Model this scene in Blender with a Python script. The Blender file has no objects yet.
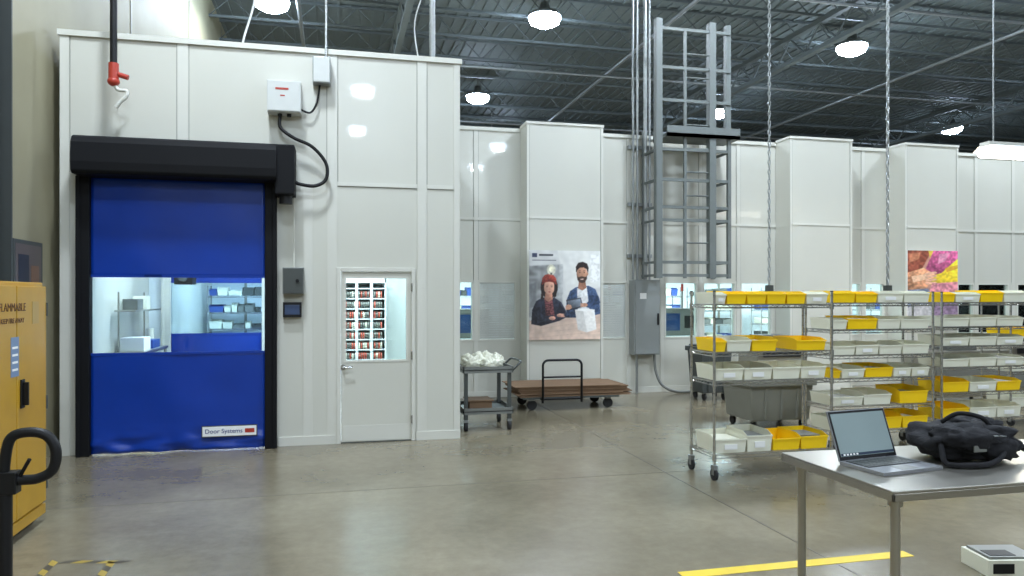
import bpy, math, random
import numpy as np
from mathutils import Vector, Matrix, noise
random.seed(7); np.random.seed(3)
D=bpy.data; C=bpy.context
scene=C.scene

# ---------------------------------------------------------------- materials
def s2l(c):
    return tuple(((v/255)/12.92 if v/255<=0.04045 else ((v/255+0.055)/1.055)**2.4) for v in c)+(1,)
_m={}
def mat(name,col,rough=0.5,metal=0.0,var=0.08,scale=6.0,bump=0.0,emit=0.0,coat=0.0,spec=0.5):
    if name in _m: return _m[name]
    m=D.materials.new(name); m.use_nodes=True
    nt=m.node_tree; b=nt.nodes['Principled BSDF']
    c=s2l(col)
    tc=nt.nodes.new('ShaderNodeTexCoord'); nz=nt.nodes.new('ShaderNodeTexNoise')
    nz.inputs['Scale'].default_value=scale; nz.inputs['Detail'].default_value=4
    nt.links.new(tc.outputs['Object'],nz.inputs['Vector'])
    mx=nt.nodes.new('ShaderNodeMix'); mx.data_type='RGBA'
    mx.inputs[6].default_value=tuple(v*(1-var) for v in c[:3])+(1,)
    mx.inputs[7].default_value=tuple(min(1,v*(1+var)) for v in c[:3])+(1,)
    nt.links.new(nz.outputs['Fac'],mx.inputs[0])
    nt.links.new(mx.outputs[2],b.inputs['Base Color'])
    b.inputs['Roughness'].default_value=rough
    b.inputs['Metallic'].default_value=metal
    b.inputs['Specular IOR Level'].default_value=spec
    if coat: b.inputs['Coat Weight'].default_value=coat
    if bump:
        bp=nt.nodes.new('ShaderNodeBump'); bp.inputs['Strength'].default_value=bump; bp.inputs['Distance'].default_value=0.02
        nt.links.new(nz.outputs['Fac'],bp.inputs['Height']); nt.links.new(bp.outputs['Normal'],b.inputs['Normal'])
    if emit:
        nt.links.new(mx.outputs[2],b.inputs['Emission Color']); b.inputs['Emission Strength'].default_value=emit
    _m[name]=m; return m
def glassmat(name,tint=(235,245,245)):
    m=D.materials.new(name); m.use_nodes=True; nt=m.node_tree
    for n in list(nt.nodes): nt.nodes.remove(n)
    o=nt.nodes.new('ShaderNodeOutputMaterial'); mx=nt.nodes.new('ShaderNodeMixShader')
    t=nt.nodes.new('ShaderNodeBsdfTransparent'); g=nt.nodes.new('ShaderNodeBsdfGlossy')
    t.inputs[0].default_value=s2l(tint); g.inputs['Roughness'].default_value=0.05
    fr=nt.nodes.new('ShaderNodeFresnel'); fr.inputs[0].default_value=1.45
    nt.links.new(fr.outputs[0],mx.inputs[0]); nt.links.new(t.outputs[0],mx.inputs[1]); nt.links.new(g.outputs[0],mx.inputs[2])
    nt.links.new(mx.outputs[0],o.inputs[0]); return m

WHITE=mat('panel_white',(202,201,190),0.3,0,0.06,0.9,coat=0.2)
TRIMW=mat('panel_trim_white',(208,207,197),0.4,0,0.03)
SEAM=mat('panel_seam',(150,150,140),0.5)
BLACK=mat('black_vinyl',(9,10,14),0.7,0,0.2,spec=.25)
BLACKP=mat('black_plastic',(16,16,18),0.5,spec=.35)
RUB=mat('rubber',(35,35,36),0.8)
BLUE=mat('blue_vinyl',(9,54,148),0.33,0,0.25,1.6,bump=0.35)
GREY=mat('grey_metal',(122,124,120),0.45,0.3)
DGREY=mat('dark_grey_paint',(68,72,70),0.5)
GALV=mat('galvanised_steel',(150,153,152),0.4,0.7,0.12,20)
CHROME=mat('chrome_wire',(190,190,188),0.25,0.85)
STEEL=mat('stainless_steel',(180,176,166),0.3,0.9,0.06,3)
YEL=mat('yellow_plastic',(250,206,10),0.4,0,0.05)
WBIN=mat('clear_white_plastic',(228,227,208),0.35,0,0.04)
YCAB=mat('cabinet_yellow',(180,138,34),0.4,0,0.1)
CARD=mat('cardboard',(122,96,72),0.85,0,0.15)
RED=mat('red_paint',(170,56,40),0.4)
WPAPER=mat('white_paper',(235,235,232),0.7,0,0.02)
IWALL=mat('interior_white',(226,234,238),0.5,0,0.03)
GLASS=glassmat('window_glass')
VINYL=glassmat('clear_vinyl',(222,234,242))
LAMP=mat('lamp_lens',(205,228,255),0.5,emit=120,var=0.0)
TUBE=mat('lamp_tube',(255,250,235),0.5,emit=16,var=0.0)
PANELL=mat('ceiling_light_panel',(240,248,255),0.5,emit=6,var=0.0)

# ---------------------------------------------------------------- mesh builder
class MB:
    def __init__(s): s.v=[];s.f=[];s.mi=[];s.sm=[];s.mats=[]
    def _m(s,m):
        if m not in s.mats: s.mats.append(m)
        return s.mats.index(m)
    def add(s,vs,fs,m,smooth=False,M=None):
        o=len(s.v)
        for p in vs:
            p=Vector(p)
            if M is not None: p=M@p
            s.v.append(p)
        k=s._m(m)
        for f in fs: s.f.append([i+o for i in f]); s.mi.append(k); s.sm.append(smooth)
    def box(s,x0,x1,y0,y1,z0,z1,m,M=None):
        vs=[(x0,y0,z0),(x1,y0,z0),(x1,y1,z0),(x0,y1,z0),(x0,y0,z1),(x1,y0,z1),(x1,y1,z1),(x0,y1,z1)]
        s.add(vs,[(0,3,2,1),(4,5,6,7),(0,1,5,4),(1,2,6,5),(2,3,7,6),(3,0,4,7)],m,False,M)
    def cyl(s,p0,p1,r,m,n=12,r2=None,caps=True,M=None,smooth=True):
        p0=Vector(p0);p1=Vector(p1); r2=r if r2 is None else r2
        d=(p1-p0).normalized(); a=d.orthogonal().normalized(); b=d.cross(a)
        vs=[]
        for i in range(n):
            t=2*math.pi*i/n; q=a*math.cos(t)+b*math.sin(t)
            vs.append(p0+q*r); vs.append(p1+q*r2)
        fs=[(2*i,2*((i+1)%n),2*((i+1)%n)+1,2*i+1) for i in range(n)]
        s.add(vs,fs,m,smooth,M)
        if caps:
            s.add([vs[2*i] for i in range(n)],[tuple(range(n))[::-1]],m,False,M)
            s.add([vs[2*i+1] for i in range(n)],[tuple(range(n))],m,False,M)
    def tube(s,pts,r,m,n=8,closed=False,M=None):
        pts=[Vector(p) for p in pts]; N=len(pts); vs=[]; a=None
        for i,p in enumerate(pts):
            if closed: d=(pts[(i+1)%N]-pts[i-1])
            else: d=(pts[min(i+1,N-1)]-pts[max(i-1,0)])
            d.normalize()
            if a is None: a=d.orthogonal().normalized()
            else:
                a=(a-d*a.dot(d)); a.normalize()
            b=d.cross(a)
            for j in range(n):
                t=2*math.pi*j/n; vs.append(p+(a*math.cos(t)+b*math.sin(t))*r)
        fs=[]
        for i in range(N if closed else N-1):
            for j in range(n):
                fs.append((i*n+j,i*n+(j+1)%n,((i+1)%N)*n+(j+1)%n,((i+1)%N)*n+j))
        if not closed: fs.append(tuple(range(n))[::-1]); fs.append(tuple((N-1)*n+j for j in range(n)))
        s.add(vs,fs,m,True,M)
    def bar(s,p0,p1,r,m): s.cyl(p0,p1,r,m,n=4,caps=False,smooth=False)
    def lathe(s,c,prof,m,n=20,M=None):
        vs=[];c=Vector(c)
        for (r,z) in prof:
            for j in range(n):
                t=2*math.pi*j/n
                vs.append(c+Vector((r*math.cos(t),r*math.sin(t),z)))
        fs=[(i*n+j,i*n+(j+1)%n,(i+1)*n+(j+1)%n,(i+1)*n+j) for i in range(len(prof)-1) for j in range(n)]
        s.add(vs,fs,m,True,M)
    def blob(s,c,r,m,n=20,k=12,amp=0.0,fr=3.0,p=1.0,M=None,floor=None):
        vs=[]; c=Vector(c)
        for i in range(k+1):
            ph=math.pi*i/k
            for j in range(n):
                th=2*math.pi*j/n
                def sp(x): return math.copysign(abs(x)**p,x)
                q=Vector((sp(math.sin(ph))*sp(math.cos(th)),sp(math.sin(ph))*sp(math.sin(th)),sp(math.cos(ph))))
                w=1+amp*noise.noise((q*fr)+c*5)
                v=c+Vector((q.x*r[0]*w,q.y*r[1]*w,q.z*r[2]*w))
                if floor is not None: v.z=max(v.z,floor)
                vs.append(v)
        fs=[(i*n+j,(i+1)*n+j,(i+1)*n+(j+1)%n,i*n+(j+1)%n) for i in range(k) for j in range(n)]
        s.add(vs,fs,m,True,M)
    def make(s,name,bevel=0,parent=None,solid=0):
        me=D.meshes.new(name); me.from_pydata([tuple(p) for p in s.v],[],s.f)
        for m in s.mats: me.materials.append(m)
        for p,k,sm in zip(me.polygons,s.mi,s.sm): p.material_index=k; p.use_smooth=sm
        me.update()
        o=D.objects.new(name,me); C.collection.objects.link(o)
        if solid:
            q=o.modifiers.new('sol','SOLIDIFY'); q.thickness=solid
        if bevel:
            q=o.modifiers.new('bev','BEVEL'); q.width=bevel; q.segments=2; q.limit_method='ANGLE'
        if parent: o.parent=parent
        return o
def text(s,size,loc,rot,m,parent,name='lettering',ext=0.001):
    c=D.curves.new(name,'FONT'); c.body=s; c.size=size; c.extrude=ext; c.align_x='CENTER'; c.align_y='CENTER'
    o=D.objects.new(name,c); C.collection.objects.link(o); o.location=loc; o.rotation_euler=rot; c.materials.append(m)
    o.parent=parent; return o

# ---------------------------------------------------------------- camera
cam=D.cameras.new('camera'); co=D.objects.new('camera',cam); C.collection.objects.link(co)
cam.sensor_width=36; cam.lens=36*740/1024; cam.shift_y=8/1024; cam.clip_end=200
co.location=(0,0,1.7); co.rotation_euler=(math.radians(90),0,math.radians(-13.45))
scene.camera=co

# ---------------------------------------------------------------- hall shell
def floor_mat():
    m=D.materials.new('polished_concrete'); m.use_nodes=True; nt=m.node_tree; b=nt.nodes['Principled BSDF']
    tc=nt.nodes.new('ShaderNodeTexCoord')
    n1=nt.nodes.new('ShaderNodeTexNoise'); n1.inputs['Scale'].default_value=0.6; n1.inputs['Detail'].default_value=6; n1.inputs['Roughness'].default_value=0.6; n1.inputs['Distortion'].default_value=0.1
    n2=nt.nodes.new('ShaderNodeTexNoise'); n2.inputs['Scale'].default_value=10; n2.inputs['Detail'].default_value=8; n2.inputs['Roughness'].default_value=.7
    for n in (n1,n2): nt.links.new(tc.outputs['Object'],n.inputs['Vector'])
    r=nt.nodes.new('ShaderNodeValToRGB'); r.color_ramp.elements[0].position=0.3; r.color_ramp.elements[1].position=0.72
    r.color_ramp.elements[0].color=s2l((101,93,76)); r.color_ramp.elements[1].color=s2l((136,127,106))
    nt.links.new(n1.outputs['Fac'],r.inputs[0])
    mx=nt.nodes.new('ShaderNodeMix'); mx.data_type='RGBA'; mx.blend_type='OVERLAY'; mx.inputs[0].default_value=0.32
    nt.links.new(r.outputs[0],mx.inputs[6]); nt.links.new(n2.outputs['Fac'],mx.inputs[7]); nt.links.new(mx.outputs[2],b.inputs['Base Color'])
    mr=nt.nodes.new('ShaderNodeMapRange'); mr.inputs['To Min'].default_value=0.14; mr.inputs['To Max'].default_value=0.32
    nt.links.new(n1.outputs['Fac'],mr.inputs[0]); nt.links.new(mr.outputs[0],b.inputs['Roughness'])
    return m
FL=floor_mat()
JOINT=mat('floor_joint_filler',(84,78,66),0.7)
X0,X1,Y0,Y1,ZC=-2.95,34,-16,36,9.0
f=MB(); f.box(X0-.3,X1+.3,Y0-.3,Y1+.3,-.2,0,FL)
for x in (3.1,9.2,15.3): f.box(x-.005,x+.005,Y0,Y1,-.001,.0012,JOINT)
for y in (6.6,0.5,): f.box(X0,X1,y-.003,y+.003,-.001,.001,JOINT)
f.make('floor')
CONC=mat('painted_concrete',(150,144,118),0.6,0,0.2,1.2,bump=0.2)
CONCD=mat('back_concrete',(110,112,102),0.8,0,0.15,0.8)
w=MB(); w.box(X0-.3,X0,Y0,Y1,0,ZC+.3,CONC)
for y in (-6,-1.5,3,7.45,12,16.5,21,25.5,30): w.box(X0-.001,X0+.012,y-.02,y+.02,0,ZC,SEAM)
w.make('wall_left')
w=MB(); w.box(X1,X1+.3,Y0,Y1,0,ZC+.3,CONCD); w.make('wall_right')
w=MB(); w.box(X0-.3,X1+.3,Y1,Y1+.3,0,ZC+.3,CONCD); w.make('wall_back')
w=MB(); w.box(X0-.3,X1+.3,Y0-.3,Y0,0,ZC+.3,CONCD); w.make('wall_front')
DECK=mat('roof_deck',(104,112,112),0.7,0,0.15)
JST=mat('joist_paint',(94,101,101),0.6)
c=MB(); c.box(X0-.3,X1+.3,Y0-.3,Y1+.3,ZC,ZC+.2,DECK)
xx=X0
while xx<X1: c.box(xx,xx+.07,Y0,Y1,ZC-.04,ZC,DECK); xx+=.3
c.make('ceiling')
j=MB(); y=Y0+1
while y<Y1:
    for z in (ZC-.06,ZC-.55): j.box(X0,X1,y-.035,y+.035,z-.03,z+.03,JST)
    x=X0; up=True
    while x<X1-.5:
        j.bar((x,y,ZC-.55 if up else ZC-.06),(x+.5,y,ZC-.06 if up else ZC-.55),.016,JST); x+=.5; up=not up
    y+=1.7
j.make('roof_joists')
g=MB()
for x in (1.5,11.5,21.5,31):
    for z in (ZC-.62,ZC-1.25): g.box(x-.07,x+.07,Y0,Y1,z-.05,z+.05,JST)
    y=Y0;up=True
    while y<Y1-.6:
        g.bar((x,y,ZC-1.2 if up else ZC-.65),(x,y+.6,ZC-.65 if up else ZC-1.2),.025,JST); y+=.6; up=not up
g.make('roof_girders')
p=MB()
for (x) in (-.8,7.8,16.5): p.cyl((x,Y0+.1,ZC-.75),(x,Y1-.1,ZC-.75),.05,GALV,8)
for yy in (14.2,20.5,27): p.cyl((X0+.1,yy,ZC-.85),(X1-.1,yy,ZC-.85),.04,GALV,8)
p.make('roof_sprinkler_pipes')
q=MB(); q.cyl((X0+1,28.5,7.6),(X1-1,28.5,7.6),.4,GALV,20)
for x in range(0,33,3): q.cyl((x,28.5,7.6),(x+.06,28.5,7.6),.42,GALV,20); q.cyl((x,28.5,8),(x,28.5,8.95),.015,GALV,6)
q.make('air_duct')
col=MB()
x,y=-2.75,6.78
col.box(x-.15,x+.15,y-.15,y-.13,0,ZC,DGREY); col.box(x-.15,x+.15,y+.13,y+.15,0,ZC,DGREY); col.box(x-.02,x+.02,y-.13,y+.13,0,ZC,DGREY)
col.box(x-.19,x+.19,y-.19,y+.19,0,.02,DGREY)
col.make('steel_column')

# ---------------------------------------------------------------- high bay lamps
hb=MB()
hb.lathe((0,0,0),[(.0,.44),(.1,.42),(.14,.26),(.36,.16),(.4,.08),(.38,.08),(.13,.2)],GREY)
hb.cyl((0,0,.42),(0,0,.75),.012,GREY,6)
hb.lathe((0,0,0),[(.37,.1),(.38,.03),(.34,-.06),(.2,-.13),(.0,-.15)],LAMP,24)
first=None
lampspots=[(-1.37,17.3),(4.81,16.8),(13.26,16.9),(22,16.9),(4.58,24),(13.3,24),(23.5,24.2),(.85,-6.3),(.85,-12),(6.9,-7.1),(13,-6.8),(6.9,-12.3),
 (-.6,2.2),(6.4,3.2),(13.2,3.2),(-1.0,6.2),(6.2,9.2),(13.3,9.8),(21.5,9.8),(-1,30),(7,31)]
for i,(x,y) in enumerate(lampspots):
    if first is None: first=hb.make('high_bay_lamp'); o=first
    else: o=D.objects.new('high_bay_lamp',first.data); C.collection.objects.link(o)
    o.location=(x,y,8.2)
    L=D.lights.new('high_bay_light','AREA'); L.shape='DISK'; L.size=.6; L.energy=130 if y<4 and y>0 else 240; L.color=(.9,.96,1)
    lo=D.objects.new('high_bay_light',L); C.collection.objects.link(lo); lo.location=(0,0,-.17); lo.parent=o
wd=D.worlds.new('world'); scene.world=wd; wd.use_nodes=True
wd.node_tree.nodes['Background'].inputs[0].default_value=(.6,.7,.75,1); wd.node_tree.nodes['Background'].inputs[1].default_value=.03

# ---------------------------------------------------------------- cleanroom
H=4.5
def wall_y(mb,x0,x1,y0,y1,z0,z1,ops,m):
    x=x0
    for (a,b,c_,d) in sorted(ops):
        if a>x: mb.box(x,a,y0,y1,z0,z1,m)
        if c_>z0: mb.box(a,b,y0,y1,z0,c_,m)
        if d<z1: mb.box(a,b,y0,y1,d,z1,m)
        x=b
    if x<x1: mb.box(x,x1,y0,y1,z0,z1,m)
YF=8.76; YB=12.17
w=MB()
wall_y(w,-2.84,1.455,YF,YF+.1,0,H,[(-2.53,-.757,0,2.97),(.02,.918,0,2.03)],WHITE)
w.box(-2.84,-2.75,YF-.012,YF,0,H,TRIMW)
for x,z0 in ((-1.627,2.99),(-.03,0),(1.0,0),(1.415,0)): w.box(x-.055 if x<1.4 else x-.035,x+.055 if x<1.4 else x+.035,YF-.012,YF,z0,H,TRIMW)
for x in (-2.745,-1.69,-1.565,-.092,.032,.94,1.06): w.box(x-.004,x+.004,YF-.003,YF,3.02,H,SEAM)
w.box(-.35,-.25,YF-.010,YF,0,2.97,TRIMW)
w.box(.03,.94,YF-.016,YF,2.97,3.015,TRIMW); w.box(1.06,1.375,YF-.016,YF,2.97,3.015,TRIMW)
w.box(.03,.94,YF-.003,YF,2.96,2.968,SEAM); w.box(1.06,1.375,YF-.003,YF,2.96,2.968,SEAM)
w.box(-2.86,1.475,YF-.03,YF+.1,H-.03,H+.03,TRIMW)
w.box(-.62,.0,YF-.02,YF,0,.1,TRIMW); w.box(.93,1.455,YF-.02,YF,0,.1,TRIMW)
w.make('wall_cleanroom_front')
w=MB(); w.box(1.355,1.455,YF+.1,YB,0,H,WHITE); w.box(1.34,1.475,YF+.1,YB,H-.03,H+.03,TRIMW); w.make('wall_cleanroom_right')
w=MB(); w.box(-2.84,-2.74,YF+.1,18,0,H,WHITE); w.make('wall_cleanroom_left')
wins=[(1.6,2.25),(2.33,2.98),(4.42,4.98),(5.7,6.35),(6.45,7.1),(7.2,7.85),(9.28,9.75),(9.83,10.28),(11.62,12.35),(12.43,13.2),(13.4,14.2)]
cols=[(3.05,4.37),(7.91,9.19),(10.33,11.52),(14.3,15.5)]
w=MB()
wall_y(w,1.455,18,YB,YB+.1,0,H,[(a,b,.95,1.95) for a,b in wins],WHITE)
wall_y(w,-2.74,1.455,YB,YB+.1,0,H,[(-2.5,-1.1,0,2.5)],IWALL)
for x in (2.29,4.43,5.02,5.65,6.4,7.15,9.24,9.79,11.57,12.39,13.3,16.2): 
    w.box(x-.035,x+.035,YB-.012,YB,0,H,TRIMW)
    for s_ in (-.04,.04): w.box(x+s_-.004,x+s_+.004,YB-.003,YB,1.97,H,SEAM)
w.box(1.475,18,YB-.017,YB,2.97,3.015,TRIMW); w.box(1.475,18,YB-.03,YB+.1,H-.03,H+.03,TRIMW); w.box(1.475,18,YB-.016,YB,0,.1,TRIMW)
w.make('wall_cleanroom_back')
BLIND=mat('window_blind',(186,188,182),.6)
for i,(a,b) in enumerate(wins):
    q=MB(); q.box(a,b,YB+.045,YB+.055,.95,1.95,GLASS)
    for (x0,x1,z0,z1) in ((a,a+.025,.95,1.95),(b-.025,b,.95,1.95),(a+.025,b-.025,.95,.975),(a+.025,b-.025,1.925,1.95)): q.box(x0,x1,YB-.008,YB+.1,z0,z1,TRIMW)
    if i in (1,2):
        for k in range(24): 
            z=.98+k*.0395; q.box(a+.03,b-.03,YB+.008,YB+.03,z,z+.037,BLIND)
    q.make('window_%d'%(i+1))
w=MB()
YC=11.71
for a,b in cols:
    w.box(a,b,YC,YB-.018,0,H+.02,WHITE)
    for x in (a+.02,b-.02): w.box(x-.02,x+.02,YC-.01,YC,0,H+.02,TRIMW)
    for x in (a+.045,b-.045): w.box(x-.004,x+.004,YC-.003,YC,0,H,SEAM)
    w.box(a+.05,b-.05,YC-.01,YC,2.97,3.01,TRIMW); w.box(a-.012,b+.012,YC-.02,YB-.032,H+.02,H+.06,TRIMW); w.box(a+.05,b-.05,YC-.012,YC,0,.1,TRIMW)
w.make('wall_cleanroom_bays')
w=MB(); w.box(-2.74,1.355,YF+.1,YB,3.0,3.08,IWALL); w.box(-2.74,17.9,YB+.1,18,3.0,3.08,IWALL)
w.box(-2.84,1.455,YF+.1,18,H-.05,H-.001,WHITE); w.box(1.455,18,YB+.1,18,H-.05,H-.001,WHITE); w.make('ceiling_cleanroom')
w=MB(); w.box(-2.84,18,18,18.1,0,H,IWALL); w.box(17.9,18,YB+.1,18,0,H,IWALL)
for x in range(-2,18,2): w.box(x-.03,x+.03,17.985,18,0,3,SEAM)
w.make('wall_cleanroom_inner')
IFL=mat('cleanroom_vinyl_floor',(200,205,205),0.3)
w=MB(); w.box(-2.74,1.355,YF+.1,YB+.1,.0,.004,IFL); w.box(-2.74,17.9,YB+.1,18,0,.0045,IFL); w.make('floor_cleanroom')
def troffer(x,y,e):
    q=MB(); q.box(x-.62,x+.62,y-.32,y+.32,2.97,3.0,TRIMW); q.box(x-.58,x+.58,y-.28,y+.28,2.96,2.97,PANELL)
    o=q.make('ceiling_light_panel')
    L=D.lights.new('panel_light','AREA'); L.shape='RECTANGLE'; L.size=1.1; L.size_y=.5; L.energy=e; L.color=(.88,.97,1)
    lo=D.objects.new('panel_light',L); C.collection.objects.link(lo); lo.location=(x,y,2.95); lo.parent=o
for x in (-1.7,.4): troffer(x,10.4,95)
for x in (-1.5,2,5.2,8.4,11.6,14.8): troffer(x,15.2,200)

# ---------------------------------------------------------------- roll-up doors
def curtain(mb,x0,x1,y,z0,z1,m,nx=48,nz=30,rip=0.006):
    vs=[];fs=[]
    for i in range(nz+1):
        for k in range(nx+1):
            x=x0+(x1-x0)*k/nx; z=z0+(z1-z0)*i/nz
            dy=rip*noise.noise(Vector((x*1.8,z*2.5,3.1)))*2
            if z<.3: dy+=(.3-z)*.24*(noise.noise(Vector((x*4,z*12,1)))-.15)
            vs.append((x,y+dy,z))
    for i in range(nz):
        for k in range(nx):
            a=i*(nx+1)+k; fs.append((a,a+1,a+nx+2,a+nx+1))
    mb.add(vs,fs,m,True)
def rollup(name,x0,x1,yw,top,FR,zb=1.08):
    e=D.objects.new(name,None); C.collection.objects.link(e)
    q=MB()
    for a,b in ((x0-.12,x0+.005),(x1-.005,x1+.12)): q.box(a,b,yw-.12,yw-.001,0,top,FR)
    q.box(x0-.125,x0-.08,yw-.135,yw-.12,0,top,FR); q.box(x1+.08,x1+.125,yw-.135,yw-.12,0,top,FR)
    q.make('side_guides',.008,e)
    q=MB()
    prof=[(-.0,0),(-.34,0),(-.37,.03),(-.38,.12),(-.37,.32),(-.34,.38),(-.3,.4),(0,.4)]
    a,b=x0-.1,x1+.14
    vs=[(a,yw-.001+p[0],top-.01+p[1]) for p in prof]+[(b,yw-.001+p[0],top-.01+p[1]) for p in prof]; n=len(prof)
    q.add(vs,[tuple(range(n)),tuple(range(n,2*n))[::-1]]+[(i,i+n,(i+1)%n+n,(i+1)%n) for i in range(n)],FR)
    q.cyl((a-.01,yw-.2,top+.19),(a,yw-.2,top+.19),.14,DGREY,20)
    q.make('hood',.01,e)
    q=MB(); y=yw-.06
    curtain(q,x0,x1,y,1.91,top,BLUE); curtain(q,x0,x1,y,.015,zb,BLUE)
    q.make('blue_curtain',0,e,.006)
    q=MB(); q.box(x0,x1,y-.002,y+.002,zb-.02,1.93,VINYL); q.make('vision_panel',0,e)
    q=MB(); q.box(x0,x1,y-.008,y+.008,1.9,1.93,BLUE); q.box(x0,x1,y-.008,y+.008,zb-.02,zb+.01,BLUE); 
    q.make('vision_trim',0,e)
    return e
rd=rollup('rollup_door',-2.53,-.757,YF,2.97,BLACK)
q=MB(); q.box(-1.41,-.85,YF-.105,YF-.1,.16,.265,WPAPER)
q.box(-1.42,-.84,YF-.1,YF-.09,.15,.275,DGREY); q.make('sign_plate',0,rd)
text('Door Systems',.068,(-1.19,YF-.107,.213),(math.radians(90),0,0),mat('sign_ink',(30,50,120),.5),rd)
q=MB(); q.box(-.97,-.87,YF-.107,YF-.105,.19,.235,RED); q.make('sign_mark',0,rd)
q=MB(); q.box(-.64,-.43,YF-.32,YF-.002,2.81,3.36,BLACK); q.cyl((-.53,YF-.2,2.72),(-.53,YF-.2,2.81),.07,BLACKP,16); q.make('drive_motor',.015,rd)
rollup('rollup_door',-2.42,-1.1,YB,2.5,TRIMW,1.12)

# personnel door
e=D.objects.new('door_1',None); C.collection.objects.link(e)
q=MB(); fx0,fx1,ft=.02,.918,2.03; fw=.045
for (a,b,c_,d) in ((fx0,fx0+fw,0,ft),(fx1-fw,fx1,0,ft),(fx0+fw,fx1-fw,ft-fw,ft)): q.box(a,b,YF-.03,YF+.1,c_,d,TRIMW)
q.make('door_frame',.004,e)
q=MB(); wall_y(q,fx0+fw+.004,fx1-fw-.004,YF+.0,YF+.045,.01,ft-fw-.004,[(.1,.84,.93,1.93)],WHITE)
for (a,b,c_,d) in ((.1,.125,.93,1.93),(.815,.84,.93,1.93),(.125,.815,.93,.955),(.125,.815,1.905,1.93)): q.box(a,b,YF-.006,YF+.05,c_,d,TRIMW)
q.box(.09,.85,YF-.003,YF,.02,.2,TRIMW)
q.make('door_leaf',.003,e)
q=MB(); q.box(.1,.84,YF+.02,YF+.026,.93,1.93,GLASS); q.make('door_glass',0,e)
q=MB(); q.box(fx0+fw,fx1-fw,YF-.002,YF+.1,0,.012,DGREY); q.make('threshold',0,e)
q=MB(); q.cyl((.09,YF,.88),(.09,YF-.06,.88),.012,CHROME,10); q.cyl((.085,YF-.06,.88),(.2,YF-.06,.88),.011,CHROME,10); q.cyl((.09,YF+.0,.88),(.09,YF-.01,.88),.032,CHROME,16)
for z in (.25,1.0,1.8): q.cyl((.875,YF-.035,z-.05),(.875,YF-.035,z+.05),.01,CHROME,8)
q.make('lever_handle',0,e)

# wall-mounted boxes on the front
q=MB(); LID=mat('enclosure_lid',(200,202,198),.35); q.box(-.73,-.37,YF-.2,YF-.001,3.74,4.09,LID); q.box(-.72,-.38,YF-.215,YF-.2,3.75,4.08,LID)
q.box(-.64,-.5,YF-.218,YF-.215,3.98,4.005,RED); q.box(-.59,-.54,YF-.218,YF-.215,3.91,3.925,RED)
for x in (-.6,-.5): q.cyl((x,YF-.1,3.71),(x,YF-.1,3.74),.025,BLACKP,10)
enc=q.make('control_enclosure',.008)
q=MB()
def smooth(pts,n=8):
    P=[Vector(p) for p in pts]; P=[P[0]]+P+[P[-1]]; out=[]
    for i in range(1,len(P)-2):
        for k in range(n):
            t=k/n; a,b,c_,d=P[i-1],P[i],P[i+1],P[i+2]
            out.append(.5*((2*b)+(c_-a)*t+(2*a-5*b+4*c_-d)*t*t+(3*b-a-3*c_+d)*t**3))
    out.append(P[-2]); return out
q.tube(smooth([(-.6,YF-.1,3.71),(-.59,YF-.12,3.58),(-.45,YF-.14,3.47),(-.25,YF-.13,3.38),(-.1,YF-.13,3.2),(-.1,YF-.13,3.02),(-.22,YF-.14,2.94),(-.38,YF-.16,2.95),(-.43,YF-.17,2.97)]),.02,BLACKP)
q.tube(smooth([(-.37,YF-.08,3.8),(-.27,YF-.07,3.78),(-.2,YF-.06,3.9),(-.17,YF-.05,4.1)]),.012,BLACKP)
q.make('power_cable',0,enc)
q=MB(); q.box(-.245,-.05,YF-.16,YF-.013,4.1,4.4,GALV); q.box(-.235,-.06,YF-.17,YF-.16,4.11,4.39,LID); q.cyl((-.1,YF-.08,4.4),(-.1,YF-.08,8.9),.013,GALV,8)
q.make('junction_box',.006)
q=MB(); q.box(-.57,-.34,YF-.13,YF-.001,1.72,2.02,GREY); q.box(-.56,-.35,YF-.14,YF-.13,1.73,2.01,DGREY)
q.cyl((-.41,YF-.14,1.87),(-.41,YF-.16,1.87),.02,BLACKP,10); q.cyl((-.45,YF-.05,2.02),(-.45,YF-.05,2.97),.012,TRIMW,8); q.make('door_control_box',.006)
q=MB(); q.box(-.57,-.37,YF-.07,YF-.001,1.46,1.63,BLACKP); q.box(-.55,-.39,YF-.074,YF-.07,1.49,1.6,mat('keypad_face',(60,75,105),.3)); q.make('access_keypad',.01)

# drop pipe with red valve
q=MB(); q.cyl((-2.24,8.45,4.1),(-2.24,8.45,8.9),.035,BLACKP,12)
q.cyl((-2.24,8.45,3.95),(-2.24,8.45,4.12),.05,RED,12); q.cyl((-2.28,8.45,4.03),(-2.1,8.45,3.98),.028,RED,10); q.blob((-2.24,8.45,3.93),(.06,.06,.05),RED)
q.tube(smooth([(-2.24,8.45,3.93),(-2.2,8.45,3.85),(-2.12,8.45,3.84),(-2.12,8.45,3.78),(-2.18,8.45,3.72),(-2.22,8.45,3.66)]),.02,TRIMW)
q.make('air_drop_valve')
q=MB(); q.cyl((1.15,YF+.2,4.5),(1.15,YF+.2,8.9),.035,GALV,12); q.make('conduit_riser')
q=MB(); q.tube(smooth([(-1.3,11,8.4),(-1.0,10.8,7),(-1.05,10.6,5.8),(-1.2,10.4,5.0),(-1.1,10.3,4.5)]),.015,WPAPER); q.tube(smooth([(1.2,13,8.4),(1.5,12.8,7.2),(1.3,12.5,6.2),(1.5,12.3,5),(1.7,12.25,4.56)]),.012,WPAPER); q.make('hanging_cables')

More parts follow.
